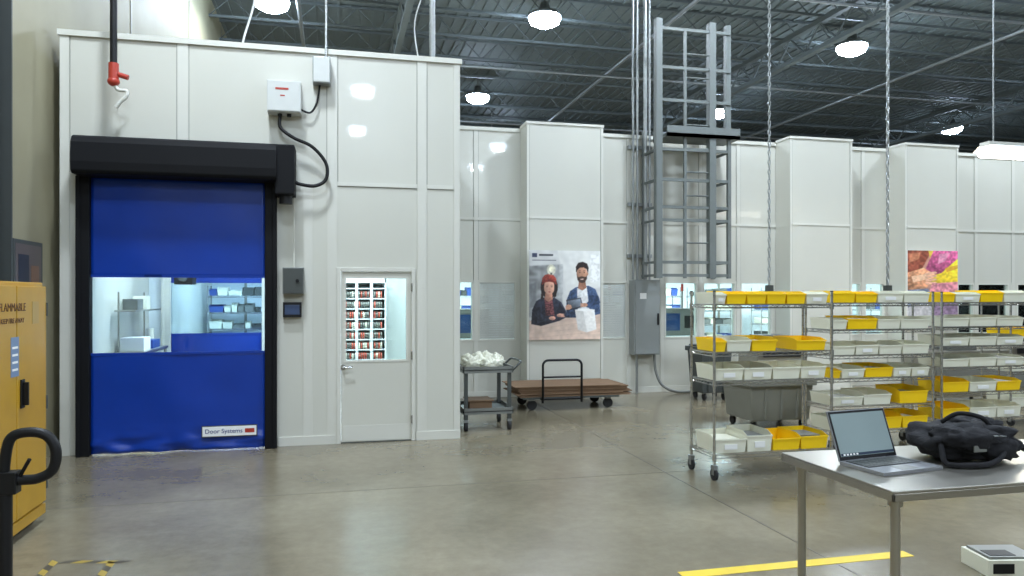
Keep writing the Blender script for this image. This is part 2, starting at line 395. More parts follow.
# ---------------------------------------------------------------- ladder frame + conduits + panel
LG=mat('frame_grey_paint',(104,110,108),.5)
q=MB(); yl=11.5
def bx(x,y,z0,z1,s): q.box(x-s,x+s,y-s,y+s,z0,z1,LG)
bx(5.27,yl,2.0,6.35,.055); bx(6.25,yl,2.0,6.35,.06); bx(6.58,yl+.05,4.4,6.35,.045); bx(6.58,yl,2.0,4.4,.03)
bx(5.76,yl,2.0,6.2,.022); bx(5.27,12.08,2.0,4.6,.03); bx(6.6,12.08,2.0,4.6,.03)
for z in (2.05,2.27,2.98,3.2,3.66,4.17,5.0,5.55,6.2): 
    q.box(5.22,6.6,yl-.025,yl+.025,z-.024,z+.024,LG)
    if z<4.5:
        q.box(5.25,5.29,yl,YB-.018,z-.02,z+.02,LG); q.box(6.58,6.62,yl,YB-.018,z-.02,z+.02,LG)
z=2.6
while z<6.2: q.cyl((5.76,yl,z),(6.25,yl,z),.014,LG,6); z+=.4
q.box(5.4,6.75,yl-.08,yl+.5,4.38,4.44,LG); q.box(5.4,6.75,yl-.08,yl-.05,4.38,4.56,LG); q.box(5.4,6.75,yl+.47,yl+.5,4.38,4.56,LG)
q.make('roof_access_ladder')
q=MB()
for x,r in ((5.05,.022),(5.13,.022),(5.28,.035),(5.36,.02)): q.cyl((x,12.05,1.985),(x,12.05,8.9),r,GALV,8)
q.cyl((5.12,12.05,.0),(5.12,12.05,.675),.025,GALV,8)
q.tube(smooth([(5.45,12.05,.675),(5.46,12.02,.4),(5.55,11.95,.15),(5.8,11.9,.03),(6.2,11.9,.03)]),.025,GREY)
for z in (2.4,3.3,4.3): q.box(4.98,5.42,12.08,12.15,z-.03,z+.03,GALV)
q.make('conduit_bundle')
q=MB(); PG=mat('panel_grey',(132,136,134),.4); q.box(5.02,5.5,11.93,YB-.018,.68,1.98,PG); q.box(5.04,5.48,11.91,11.93,.7,1.96,PG); q.box(5.44,5.47,11.89,11.91,1.2,1.4,BLACKP); q.box(5.12,5.24,11.905,11.91,1.65,1.75,WPAPER)
q.make('electrical_panel',.006)

# ---------------------------------------------------------------- printed posters (vertex-coloured print on a flat panel)
def ell(cx,cy,rx,ry,n=24,a0=0,a1=360): return [(cx+rx*math.cos(math.radians(a0+(a1-a0)*i/n)),cy+ry*math.sin(math.radians(a0+(a1-a0)*i/n))) for i in range(n)]
class Print:
    def __init__(s,U,V,res):
        s.U,s.V=U,V; s.nx,s.ny=int(U*res)+1,int(V*res)+1
        s.X,s.Y=np.meshgrid(np.linspace(0,U,s.nx),np.linspace(0,V,s.ny)); s.c=np.zeros((s.ny,s.nx,3)); s.res=res
    def blur(s,m,k):
        for _ in range(k):
            p=np.pad(m,((1,1),(1,1))+((0,0),)*(m.ndim-2),mode='edge')
            m=(p[1:-1,1:-1]*2+p[:-2,1:-1]+p[2:,1:-1]+p[1:-1,:-2]+p[1:-1,2:])/6
        return m
    def mask(s,pts,soft=2):
        x,y=s.X,s.Y; m=np.zeros_like(x,bool); n=len(pts)
        for i in range(n):
            (xa,ya),(xb,yb)=pts[i],pts[(i+1)%n]
            if ya==yb: continue
            cond=((ya>y)!=(yb>y))&(x<(xb-xa)*(y-ya)/(yb-ya)+xa); m^=cond
        return s.blur(m.astype(float),soft)
    def nz(s,cell):
        a=np.random.rand(s.ny//cell+2,s.nx//cell+2)
        a=np.kron(a,np.ones((cell,cell)))[:s.ny,:s.nx]; a=s.blur(a,cell*cell//2+1); return (a-a.mean())/(a.std()+1e-6)
    def fill(s,pts,col,soft=2,g=(0,0),n=0.05,cell=5,a=1.0,op=1.0):
        m=s.mask(pts,soft)[...,None]*op
        xs=[p[0] for p in pts]; ys=[p[1] for p in pts]
        u=(s.X-sum(xs)/len(xs))/max(1,(max(xs)-min(xs))/2); v=(s.Y-sum(ys)/len(ys))/max(1,(max(ys)-min(ys))/2)
        sh=1+g[0]*u+g[1]*v+n*s.nz(cell)
        col=np.clip(np.array(col)[None,None,:]*np.clip(sh,.2,1.8)[...,None],0,255)
        s.c=s.c*(1-m)+col*m
    def build(s,name,ox,oz,w,h,y,thick=.02):
        fr=MB(); fr.box(ox,ox+w,y,y+thick,oz-h,oz,WPAPER); root=fr.make(name)
        vs=np.zeros((s.ny*s.nx,3)); vs[:,0]=(ox+s.X/s.U*w).ravel(); vs[:,1]=y-.002; vs[:,2]=(oz-s.Y/s.V*h).ravel()
        idx=np.arange(s.ny*s.nx).reshape(s.ny,s.nx)
        fs=np.stack([idx[1:,:-1],idx[1:,1:],idx[:-1,1:],idx[:-1,:-1]],-1).reshape(-1,4)
        me=D.meshes.new('printed_face'); me.from_pydata(vs.tolist(),[],fs.tolist())
        at=me.color_attributes.new('ink','FLOAT_COLOR','POINT')
        c=np.clip(s.c/255,0,1); lin=np.where(c<=.04045,c/12.92,((c+.055)/1.055)**2.4)
        at.data.foreach_set('color',np.concatenate([lin,np.ones((s.ny,s.nx,1))],-1).astype(np.float32).ravel())
        m=D.materials.new('print_ink'); m.use_nodes=True; nt=m.node_tree; a=nt.nodes.new('ShaderNodeVertexColor'); a.layer_name='ink'
        nt.links.new(a.outputs['Color'],nt.nodes['Principled BSDF'].inputs['Base Color']); nt.nodes['Principled BSDF'].inputs['Roughness'].default_value=.45
        me.materials.append(m); o=D.objects.new('printed_face',me); C.collection.objects.link(o); o.parent=root
P=Print(72,90,3.5); F=P.fill
SK=(206,158,136); SK2=(190,142,116); HR=(38,28,26)
F([(-1,-1),(73,-1),(73,91),(-1,91)],(204,204,202),0,(.08,-.04),.02,12)
F([(-1,16),(30,14),(34,60),(-1,68)],(150,152,152),12,(.1,.1),.07,10); F([(1,34),(7,32),(7,56),(1,58)],(96,100,104),8,op=.6); F([(28,0),(73,0),(73,36),(38,44)],(228,228,224),12,(.06,0),.015,10)
F([(62,4),(71,4),(71,30),(62,32)],(246,246,244),8); F([(30,14),(34,14),(34,44),(30,46)],(176,178,178),4,op=.7)
F([(3,3),(8,3),(8,7),(3,7)],(60,66,90),1); F([(10,4),(24,4),(24,5.6),(10,5.6)],(50,52,60),1); F([(3,9.5),(27,9.5),(27,10.4),(3,10.4)],(110,112,116),1)
F([(-1,71),(20,67),(50,62),(73,60),(73,91),(-1,91)],(208,184,168),2,(.08,.05),.03,9)
for k in range(4): F([(-1,76+k*4),(73,64+k*6),(73,64.4+k*6),(-1,76.4+k*4)],(184,156,138),1,op=.5)
# woman, looking down at the work in her hands
F(ell(20,37,8.6,11.5),HR,3,(0,.1),.1)
F([(2,74),(3,60),(7,51),(13,47.5),(25,47.5),(32,52),(37,61),(38,67),(30,71),(12,76)],(42,44,56),2,(.25,-.2),.14,5)
F([(15,48),(23,48),(26,70),(17,72)],(98,58,60),2,(.2,-.2),.2,3); F([(16,43),(23,43),(23.5,49),(19,52),(15.5,49)],(172,124,104),1,(.2,-.1))
F(ell(20,37,5.6,7.4),SK,2,(.16,-.08),.02); F([(12.5,39),(13.4,34),(15,32),(14.6,43),(13.4,49),(11.5,49)],HR,2,n=.12); F([(25,32),(26.6,36),(27,46),(25,48),(25,42)],HR,2,n=.12)
F([(12.6,34.5),(13,28),(15.6,24.8),(20,23.6),(24.4,25),(27,28.6),(27.4,34.5),(23.6,32),(20,31.4),(16,32)],(140,58,48),2,(.2,-.15),.1,3); F([(12.6,35),(16,32.2),(20,31.4),(24,32.2),(27.4,35),(27,31.6),(20,28.8),(13,31.6)],(116,44,38),1,n=.12,cell=3)
for ex in (17.9,22.4): F([(ex-1.2,36.6),(ex,36.2),(ex+1.2,36.6),(ex,37.1)],(78,54,46),1); F([(ex-1.5,35.2),(ex,34.7),(ex+1.5,35.2),(ex,35.3)],(84,58,48),1,op=.8)
F([(20.2,37),(21,39.6),(19.6,39.8)],(178,126,106),1,op=.6); F([(18.6,41.6),(20.2,41.2),(21.8,41.6),(20.2,42.6)],(160,86,82),1)
F([(30,53),(36,61),(36,67),(27,66),(28,60)],(34,36,48),2,n=.12); F([(8,61),(16,66),(24,65),(22,71),(8,73)],(46,48,60),2,n=.12)
F(ell(31,65.5,3.6,1.9),SK,1,(.1,-.2)); 
for k in range(4): F(ell(33+k*.3,64.2+k*.9,2.2,.45),(216,166,144),1)
F(ell(23,68.2,3.4,1.9),SK,1,(.1,-.2))
F(ell(22,19.5,4.4,5.4),(226,222,196),5,op=.8); F(ell(22,19,2.2,3),(255,250,222),2); F([(20.9,22.6),(23.1,22.6),(22.9,24.4),(21.1,24.4)],(90,86,80),1)
# man, looking down at the tablet
F([(37,68),(37.5,50),(41,41),(47,37),(60,35.5),(67,39),(71,49),(72,64),(56,68)],(62,80,112),2,(.25,-.15),.12,4)
F([(48,38),(58,36.5),(61,62),(49,66)],(222,222,222),2,(.1,-.1),.04); F([(50,31),(56.6,31),(57.6,37.5),(53.4,40.4),(49,38)],(162,114,92),1)
F(ell(53,23,5.4,7.8),SK2,2,(.16,-.08),.02); F(ell(58.6,23.4,.9,1.6),SK2,1)
F([(47.2,22.6),(46.8,16.4),(49.4,12.2),(54,11.2),(58.4,13),(59.9,17.4),(59.2,22.8),(58,18.6),(54.8,16.8),(50.6,17.2),(48.4,19.4)],HR,2,(.1,-.2),.15,3)
F([(47.9,23.6),(48.8,26.6),(50.8,26.6),(53,25.8),(55.6,26.6),(57.6,26.2),(58.4,23.4),(58,28.6),(56,32),(53,32.8),(50.2,32),(48.4,29)],(66,48,42),2,n=.12,cell=3)
F([(51.2,28.4),(55,28.2),(54.4,29.6),(51.8,29.6)],(216,188,180),1)
for ex in (50.8,55.4): F([(ex-1.1,22.1),(ex,21.7),(ex+1.1,22.1),(ex,22.6)],(60,42,36),1); F([(ex-1.5,20.5),(ex,20),(ex+1.5,20.4),(ex,20.8)],HR,1,op=.8)
F([(53,22),(54,24.8),(52.2,25)],(162,112,90),1,op=.6)
F([(37,50),(52,47.5),(54,57),(39,60.5)],(54,56,64),1,(.2,-.3)); F([(38,51),(51.4,48.7),(53,56),(39.8,59.3)],(104,112,122),1,(.3,-.3))
F([(36.4,56),(39,54.4),(42,55),(43,58),(40,60),(36.6,60)],SK2,1); F([(60,44),(70,46),(72,53),(60,58),(55,56),(60,51)],(54,70,100),2,n=.12); F(ell(55.8,55,3.2,1.9),SK2,1)
for k in range(4): F(ell(53.2,53.6+k*1.0,2,.45),(200,150,124),1)
F([(46,60),(54,58.4),(66,59.6),(68,80),(58,83),(49,80)],(238,236,232),1,(.08,-.02),.02); F([(46,60),(54,58.4),(58,83),(49,80)],(212,210,206),1,n=.02); F([(46,60),(54,58.4),(66,59.6),(58,62)],(248,247,244),1,n=.01)
P.c=P.blur(P.c,1); P.build('wall_poster',3.08,2.45,1.23,1.47,YC-.031)
P=Print(54,90,3); F=P.fill
F([(-1,-1),(55,-1),(55,91),(-1,91)],(184,136,120),0,(.05,-.1),.04,10)
F([(-1,-1),(26,-1),(15,22),(-1,28)],(150,82,64),3,n=.1); F([(2,4),(14,2),(12,10),(2,14)],(196,128,96),4); F([(22,-1),(34,-1),(24,10)],(236,204,84),2); F([(28,-1),(55,-1),(55,14),(34,30),(18,24)],(196,96,138),3,(.1,-.2),.1,5)
F([(34,4),(46,2),(40,12),(32,16)],(222,150,176),4); F([(55,8),(55,36),(26,40),(19,31),(36,26)],(238,208,60),2,(.1,-.1),.06); F([(40,20),(55,16),(55,20),(42,25)],(206,150,60),2,op=.8)
F([(-1,26),(17,20),(30,28),(20,44),(-1,46)],(222,158,120),3,(.2,-.2),.1); F([(4,30),(20,27),(22,33),(6,37)],(238,194,160),2)
for k in range(4): F([(18,26+k*3.6),(30,24+k*4),(32,26+k*4),(20,29+k*3.6)],(230,178,150),1)
F([(26,38),(55,36),(55,50),(22,54)],(222,144,156),4,n=.1); F([(-1,46),(22,44),(30,62),(-1,66)],(120,134,160),5,n=.12); F([(22,53),(55,48),(55,91),(30,91),(26,68)],(140,118,140),5,n=.1); F([(-1,66),(27,62),(30,91),(-1,91)],(190,186,186),5,n=.06)
P.build('wall_poster',10.36,2.55,1.12,1.45,YC-.031)
def flatm(n,c): return mat('print_'+n,c,.45,0,.06,8)
q=MB(); xs=X0+.013
q.box(xs,xs+.02,7.8,8.5,1.3,2.24,DGREY); q.box(xs+.02,xs+.022,7.84,8.46,1.34,2.2,flatm('notice',(90,82,80))); q.box(xs+.022,xs+.024,7.9,8.15,1.7,2.1,flatm('notice_dk',(40,44,56))); q.box(xs+.022,xs+.024,8.2,8.4,1.5,2.0,flatm('notice_wr',(120,90,72)))
q.make('notice_board')

# ---------------------------------------------------------------- wire racks and bins
def wire_rack(name,x,y,L,Dp,Ht,shelves):
    q=MB()
    for px in (0,L):
        for py in (0,Dp):
            q.cyl((px,py,.13),(px,py,Ht),.0127,CHROME,8)
            q.cyl((px,py,Ht),(px,py,Ht+.01),.015,BLACKP,8)
            q.box(px-.02,px+.02,py-.03,py+.03,.1,.14,GALV)
            for s_ in (-.016,.016): q.box(px+s_-.002,px+s_+.002,py-.02,py+.02,.05,.11,GALV)
            q.cyl((px-.013,py,.055),(px+.013,py,.055),.055,RUB,16)
            z=.2
            while z<Ht: q.cyl((px,py,z),(px,py,z+.004),.0135,BLACKP,8,caps=False); z+=.1
    for z in shelves:
        for yy in (0,Dp):
            q.bar((0,yy,z),(L,yy,z),.006,CHROME); q.bar((0,yy,z-.03),(L,yy,z-.03),.006,CHROME)
            n=int(L/.06)
            for i in range(n): q.bar((L*i/n,yy,z-(.03 if i%2 else 0)),(L*(i+1)/n,yy,z-(0 if i%2 else .03)),.0028,CHROME)
        for xx in (0,L):
            q.bar((xx,0,z),(xx,Dp,z),.006,CHROME); q.bar((xx,0,z-.03),(xx,Dp,z-.03),.006,CHROME)
            n=8
            for i in range(n): q.bar((xx,Dp*i/n,z-(.03 if i%2 else 0)),(xx,Dp*(i+1)/n,z-(0 if i%2 else .03)),.0028,CHROME)
        n=int(L/.028)
        for i in range(1,n): q.bar((L*i/n,0,z+.004),(L*i/n,Dp,z+.004),.0022,CHROME)
        for k in (.33,.66): q.bar((0,Dp*k,z),(L,Dp*k,z),.004,CHROME)
        for px in (0,L):
            for py in (0,Dp): q.cyl((px,py,z-.045),(px,py,z+.01),.02,CHROME,8)
    o=q.make(name); o.location=(x,y,0); return o
def bins(name,lst):
    q=MB()
    for (x,y,z,w_,d,h,m) in lst:
        t=.012; z+=.009
        vs=[(x+t,y+t,z),(x+w_-t,y+t,z),(x+w_-t,y+d-t,z),(x+t,y+d-t,z),
            (x,y,z+h*.8),(x+w_,y,z+h*.8),(x+w_,y+d,z+h),(x,y+d,z+h),(x,y+d*.22,z+h),(x+w_,y+d*.22,z+h)]
        q.add(vs,[(0,3,2,1),(0,1,5,4),(2,3,7,6),(0,4,8,7,3),(1,2,6,9,5)],m)
        q.box(x-.003,x+w_+.003,y+d-.004,y+d+.004,z+h-.008,z+h,m)
        q.box(x-.002,x+w_+.002,y-.006,y+.002,z+h*.8-.012,z+h*.8,m)
        if m is WBIN and random.random()<.35: q.box(x+w_*.3,x+w_*.7,y-.002,y+.004,z+h*.2,z+h*.5,WPAPER)
        if random.random()<.5: q.box(x+.03,x+w_-.03,y+.08,y+d-.04,z+.01,z+h*random.uniform(.5,.8),random.choice([WPAPER,GREY,WBIN]))
    return q.make(name,0,None,.003)
Yb,Wb=YEL,WBIN
def row(x,y,z,spec,d=.38,gap=.006):
    out=[];
    for (w_,h,m) in spec:
        if m: out.append((x,y,z,w_-gap,d,h,m))
        x+=w_
    return out
S1=[.23,.905,1.173,1.617]
wire_rack('wire_shelf_rack',3.4,6.2,1.24,.45,1.74,S1)
b=[]
b+=row(3.42,6.22,1.617,[(.12,.11,Wb)]+[(.21,.12,Yb)]*4+[(.24,.12,Wb)])
b+=row(3.42,6.22,1.173,[(.12,.12,Yb),(.26,.13,Wb),(.27,.13,Yb),(.2,.1,None),(.33,.12,Yb)])
b+=row(3.42,6.22,.905,[(.3,.14,Wb),(.3,.14,Wb),(.3,.14,Wb),(.28,.14,Wb)])
b+=row(3.42,6.22,.23,[(.33,.16,Wb),(.27,.19,Wb),(.3,.14,Yb),(.3,.15,Yb)])
bins('storage_bins',b)
S2=[.23,.5,.8,1.05,1.33,1.62]
wire_rack('wire_shelf_rack',5.2,6.95,1.3,.45,1.74,S2)
b=[]
b+=row(5.22,6.97,1.62,[(.3,.13,Yb),(.28,.12,Yb),(.34,.13,Wb),(.34,.13,Wb)])
b+=row(5.22,6.97,1.33,[(.2,.12,Wb),(.38,.14,Yb),(.3,.13,Wb),(.38,.13,Wb)])
b+=row(5.22,6.97,1.05,[(.3,.12,Wb),(.3,.13,Wb),(.3,.12,Wb),(.36,.13,Wb)])
b+=row(5.22,6.97,.8,[(.12,.1,Yb),(.3,.12,Wb),(.36,.13,Yb),(.24,.12,Wb),(.24,.12,Wb)])
b+=row(5.22,6.97,.5,[(.4,.12,Wb),(.36,.14,Wb),(.1,.1,None),(.38,.17,Yb)])
b+=row(5.22,6.97,.23,[(.3,.14,Wb),(.3,.14,Wb),(.3,.16,Yb),(.34,.16,Yb)])
bins('storage_bins',b)
wire_rack('wire_shelf_rack',6.95,7.3,1.3,.45,1.74,[.23,.55,.85,1.1,1.33,1.62])
b=[]
b+=row(6.97,7.32,1.62,[(.2,.12,Yb),(.36,.12,Wb),(.34,.14,Yb),(.36,.14,Wb)])
for z in (1.33,1.1,.85): b+=row(6.97,7.32,z,[(.4,.12,Wb),(.4,.13,Wb),(.4,.12,Wb)])
b+=row(6.97,7.32,.55,[(.4,.15,Yb),(.4,.14,Wb),(.36,.14,Yb)])
b+=row(6.97,7.32,.23,[(.4,.16,Yb),(.4,.16,Wb),(.36,.16,Wb)])
bins('storage_bins',b)
wire_rack('wire_shelf_rack',8.6,7.9,1.3,.45,1.74,[.23,.7,1.15,1.62])
b=row(8.62,7.92,1.62,[(.4,.13,Wb),(.4,.13,Yb),(.4,.13,Wb)])+row(8.62,7.92,1.15,[(.4,.13,Yb),(.4,.13,Wb),(.4,.13,Wb)])+row(8.62,7.92,.7,[(.4,.13,Wb)]*3)+row(8.62,7.92,.23,[(.4,.16,Wb)]*3)
bins('storage_bins',b)

BINB=mat('blue_tote',(50,80,150),.5)
def inner_rack(x,y):
    wire_rack('cleanroom_wire_rack',x,y,1.2,.45,1.9,[.2,.6,1.0,1.35,1.7])
    l=[]
    for z in (.6,1.0,1.35,1.7):
        xx=0.02
        while xx<1.0:
            w_=random.uniform(.12,.3); l.append((x+xx,y+.03,z,w_-.01,.35,random.uniform(.08,.2),random.choice([Wb,GREY,BINB,Wb,DGREY,Wb]))); xx+=w_
    bins('cleanroom_totes',l)
for x in (-2.6,-1.25,.2,2.2,3.8,5.6,7.0,8.6,10.4,12,13.6): inner_rack(x,16.6)
def equip(x,y):
    q=MB(); q.box(x,x+1.0,y,y+.8,0,.9,IWALL); q.box(x+.05,x+.95,y+.1,y+.75,.9,1.45,GREY); q.box(x+.15,x+.6,y+.09,y+.1,1.0,1.35,mat('screen_blue',(40,70,120),.2)); q.box(x+.7,x+.9,y+.09,y+.1,1.05,1.3,BLACKP)
    q.cyl((x+.8,y+.4,1.45),(x+.8,y+.4,1.8),.02,GREY,8); q.cyl((x+.8,y+.4,1.8),(x+.8,y+.4,1.95),.03,RED,10); q.make('process_machine',.01)
for x in (1.9,4.6,6.2,9.6,12.2): equip(x,13.7)
q=MB(); sx0,sx1,sy0,sy1=.1,.76,11.45,11.95
q.box(sx0,sx0+.02,sy0,sy1,0,2.0,IWALL); q.box(sx1-.02,sx1,sy0,sy1,0,2.0,IWALL); q.box(sx0,sx1,sy1-.02,sy1,0,2.0,IWALL); q.box(sx0,sx1,sy0,sy1,1.9,2.0,IWALL)
RR=mat('reel_label_red',(196,92,76),.5)
for i in range(12):
    z=.1+i*.155; q.box(sx0+.02,sx1-.02,sy0,sy1-.02,z,z+.016,IWALL)
    if i<11:
        x=sx0+.05
        while x<sx1-.06:
            q.cyl((x,sy0+.06,z+.072),(x+.02,sy0+.06,z+.072),.055,random.choice([RR,RR,GREY,GREY,WBIN]),14); x+=.033
for k in (1,2): 
    x=sx0+(sx1-sx0)*k/3; q.box(x-.02,x+.02,sy0-.005,sy1-.02,0,1.9,IWALL)
q.make('reel_shelf')
q=MB(); q.cyl((-2.05,11.2,2.2),(-2.05,11.2,3.0),.02,GREY,8); q.box(-2.17,-1.93,11.05,11.35,1.86,2.1,BLACKP); q.cyl((-2.05,11.05,1.96),(-2.05,11.0,1.96),.06,DGREY,14); q.make('ceiling_camera',.01)
q=MB(); q.box(-2.7,-2.35,10.2,11.6,.95,.99,STEEL)
for (x,y) in ((-2.68,10.25),(-2.38,10.25),(-2.68,11.55),(-2.38,11.55)): q.cyl((x,y,0),(x,y,.95),.02,STEEL,10)
q.box(-2.68,-2.4,10.4,10.75,.99,1.16,WPAPER); q.box(-2.68,-2.4,10.9,11.3,.99,1.1,BINB); q.cyl((-2.55,11.4,.99),(-2.55,11.4,1.24),.05,WBIN,12)
for yy in (10.25,11.55): q.cyl((-2.66,yy,.99),(-2.66,yy,1.75),.012,STEEL,8)
q.box(-2.7,-2.45,10.2,11.6,1.5,1.52,STEEL); q.box(-2.68,-2.5,10.5,10.8,1.52,1.66,GREY); q.box(-2.68,-2.5,11.0,11.2,1.52,1.7,WBIN); q.make('supply_table',.004)

# ---------------------------------------------------------------- carts in the middle
q=MB(); x0,x1,y0,y1=1.56,2.2,9.13,9.85
for px in (x0+.04,x1-.04):
    for py in (y0+.05,y1-.05):
        q.box(px-.022,px+.022,py-.022,py+.022,.13,.8,DGREY); q.cyl((px-.018,py,.06),(px+.018,py,.06),.06,RUB,16); q.box(px-.03,px+.03,py-.03,py+.03,.11,.14,GALV)
for z in (.76,.24):
    q.box(x0,x1,y0,y1,z,z+.012,DGREY); 
    for (a,b_,c_,d) in ((x0,x1,y0,y0+.012),(x0,x1,y1-.012,y1),(x0,x0+.012,y0,y1),(x1-.012,x1,y0,y1)): q.box(a,b_,c_,d,z-.03,z+.05,GREY)
q.tube(smooth([(x1,y0+.08,.74),(x1+.1,y0+.08,.84),(x1+.13,y0+.15,.86),(x1+.13,y1-.15,.86),(x1+.1,y1-.08,.84),(x1,y1-.08,.74)]),.014,DGREY)
q.make('utility_cart',.004)
q=MB()
for (x,y,r) in ((1.72,9.35,.1),(1.86,9.5,.13),(2.0,9.38,.1),(1.9,9.3,.08),(2.05,9.6,.11),(1.72,9.62,.1)): q.blob((x,y,.774+r*.62),(r,r,r*.9),WBIN,28,18,amp=.7,fr=3.5,floor=.773)
q.make('plastic_bags')
q=MB(); q.box(1.66,1.95,9.25,9.6,.253,.36,CARD); q.box(1.64,1.97,9.23,9.62,.36,.375,CARD); q.make('cardboard_box',.003)
q=MB(); q.box(2.7,4.2,10.55,11.35,.17,.2,DGREY)
for px in (2.85,4.05):
    for py in (10.65,11.25): q.cyl((px,py-.02,.075),(px,py+.02,.075),.075,RUB,16); q.box(px-.04,px+.04,py-.035,py+.035,.14,.17,GALV)
hx0,hx1,hy=2.98,3.58,10.5
q.tube([(hx0,hy,.12),(hx0,hy,.62)]+[(hx0+.08-.08*math.cos(t),hy,.67+.08*math.sin(t)) for t in [k*math.pi/10 for k in range(6)]]+[(hx1-.08+.08*math.sin(t),hy,.67+.08*math.cos(t)) for t in [k*math.pi/10 for k in range(6)]]+[(hx1,hy,.62),(hx1,hy,.12)],.018,BLACKP)
q.cyl((hx0,hy,.5),(hx1,hy,.5),.014,BLACKP,8); q.cyl((hx0,hy,.18),(hx1,hy,.18),.014,BLACKP,8)
q.box(hx0-.02,hx1+.02,hy,10.6,.16,.19,BLACKP); q.make('platform_cart')
q=MB(); z=.2
for i in range(9):
    dx,dy=random.uniform(-.06,.06),random.uniform(-.0,.05); t=random.uniform(.01,.02)
    q.box(2.62+dx,4.32+dx*2,10.56+dy,11.45+dy,z,z+t,CARD); z+=t+.003
q.make('cardboard_sheets')

# ---------------------------------------------------------------- containers behind the racks
def tote(name,x0,x1,y0,y1,h,m):
    q=MB(); t=.04; z0=.12
    vs=[(x0+t,y0+t,z0),(x1-t,y0+t,z0),(x1-t,y1-t,z0),(x0+t,y1-t,z0),(x0,y0,h),(x1,y0,h),(x1,y1,h),(x0,y1,h)]
    q.add(vs,[(0,3,2,1),(4,5,6,7),(0,1,5,4),(1,2,6,5),(2,3,7,6),(3,0,4,7)],m)
    q.box(x0-.03,x1+.03,y0-.03,y1+.03,h-.06,h+.02,m); q.box(x0+.02,x1-.02,y0+.02,y1-.02,h+.02,h+.05,m)
    for k in range(1,4):
        xx=x0+(x1-x0)*k/4; q.box(xx-.015,xx+.015,y0-.0,y0+.05,z0+.02,h-.06,m)
    for px in (x0+.1,x1-.1):
        for py in (y0+.1,y1-.1): q.cyl((px-.015,py,.06),(px+.015,py,.06),.06,RUB,14); q.box(px-.03,px+.03,py-.03,py+.03,.1,.13,GALV)
    return q.make(name,.01)
OL=mat('olive_grey_plastic',(128,128,118),.55)
tote('waste_cart',5.05,5.95,8.3,9.0,.62,OL)
tote('waste_bin',5.75,6.3,10.9,11.4,.85,DGREY)
def machine(x0,x1,y0,y1,h):
    q=MB(); q.box(x0,x1,y0,y1,.12,h,STEEL); q.box(x0+.03,x1-.03,y0-.015,y0,.2,h-.2,GREY); q.box(x0-.02,x1+.02,y0-.02,y1+.02,h,h+.04,STEEL)
    q.box(x0+.1,x1-.1,y0-.02,y0,h-.15,h-.05,BLACKP)
    for px in (x0+.08,x1-.08):
        for py in (y0+.08,y1-.08): q.cyl((px,py,0),(px,py,.12),.03,DGREY,8)
    q.box((x0+x1)/2-.3,(x0+x1)/2+.2,y0+.1,y1-.1,h+.04,h+.2,DGREY); q.make('stainless_cabinet',.008)
machine(9.0,10.4,9.6,10.3,.8); machine(10.8,12.0,9.9,10.6,.9); machine(6.7,7.6,10.8,11.4,.85)

# ---------------------------------------------------------------- chains and pendant
CH=mat('zinc_chain',(170,174,174),.35,.5)
def chain(name,x,y,z0,z1,s):
    q=MB(); z=z0; k=0
    while z<z1:
        pts=[]
        for i in range(10):
            t=2*math.pi*i/10; u=s*.5*math.cos(t); v=s*math.sin(t)
            pts.append((x+(u if k%2 else u*.35),y+(u*.35 if k%2 else u),z+v))
        q.tube(pts,s*.2,CH,5,closed=True); z+=s*1.55; k+=1
    q.box(x-.04,x+.04,y-.03,y+.03,z0-.12,z0-.02,DGREY)
    return q.make(name)
chain('hanging_chain',5.12,8.0,1.85,8.9,.038)
chain('hanging_chain',6.63,7.8,1.85,8.9,.045)
q=MB(); px,py,pz=9.0,8.4,3.7
q.box(px-.3,px+1.3,py-.08,py+.08,pz+.06,pz+.12,TRIMW)
vs=[(px-.3,py-.2,pz-.0),(px+1.3,py-.2,pz-.0),(px+1.3,py-.08,pz+.08),(px-.3,py-.08,pz+.08),(px-.3,py+.2,pz-.0),(px+1.3,py+.2,pz-.0),(px+1.3,py+.08,pz+.08),(px-.3,py+.08,pz+.08)]
q.add(vs,[(0,1,2,3),(4,7,6,5)],TRIMW)
for yy in (-.08,.08): q.cyl((px-.28,py+yy,pz-.03),(px+1.28,py+yy,pz-.03),.05,TUBE,12)
for xx in (px-.15,px+1.15): q.cyl((xx,py,pz+.12),(xx,py,8.9),.012,GALV,6)
o=q.make('pendant_tube_light')
L=D.lights.new('tube_light','AREA'); L.shape='RECTANGLE'; L.size=1.5; L.size_y=.2; L.energy=40; lo=D.objects.new('tube_light',L); C.collection.objects.link(lo); lo.location=(px+.5,py,pz-.1); lo.parent=o

# ---------------------------------------------------------------- workbench
q=MB(); bx0,bx1,by0,by1,bz=2.22,4.1,2.58,3.36,.9
q.box(bx0,bx1,by0,by1,bz-.012,bz,STEEL)
for (a,b_,c_,d) in ((bx0,bx1,by0,by0+.012),(bx0,bx1,by1-.012,by1),(bx0,bx0+.012,by0,by1),(bx1-.012,bx1,by0,by1)): q.box(a,b_,c_,d,bz-.045,bz-.012,STEEL)
for px in (bx0+.07,bx1-.07):
    for py in (by0+.07,by1-.07):
        q.cyl((px,py,.03),(px,py,bz-.012),.02,STEEL,14); q.cyl((px,py,0),(px,py,.04),.024,GALV,12); q.cyl((px,py,bz-.08),(px,py,bz-.012),.03,STEEL,14)
q.box(bx0+.05,bx1-.05,by0+.05,by1-.05,bz-.03,bz-.012,STEEL)
q.make('steel_workbench',.003)
e=D.objects.new('laptop',None); C.collection.objects.link(e)
M=Matrix.Translation((2.36,2.80,.901))@Matrix.Rotation(math.radians(8),4,'Z')
q=MB(); LS=mat('laptop_silver',(150,152,156),.35,.6)
q.box(0,.365,0,.25,0,.016,LS,M); q.box(.02,.345,.1,.235,.016,.018,BLACKP,M); q.box(.13,.235,.015,.085,.016,.0168,GREY,M)
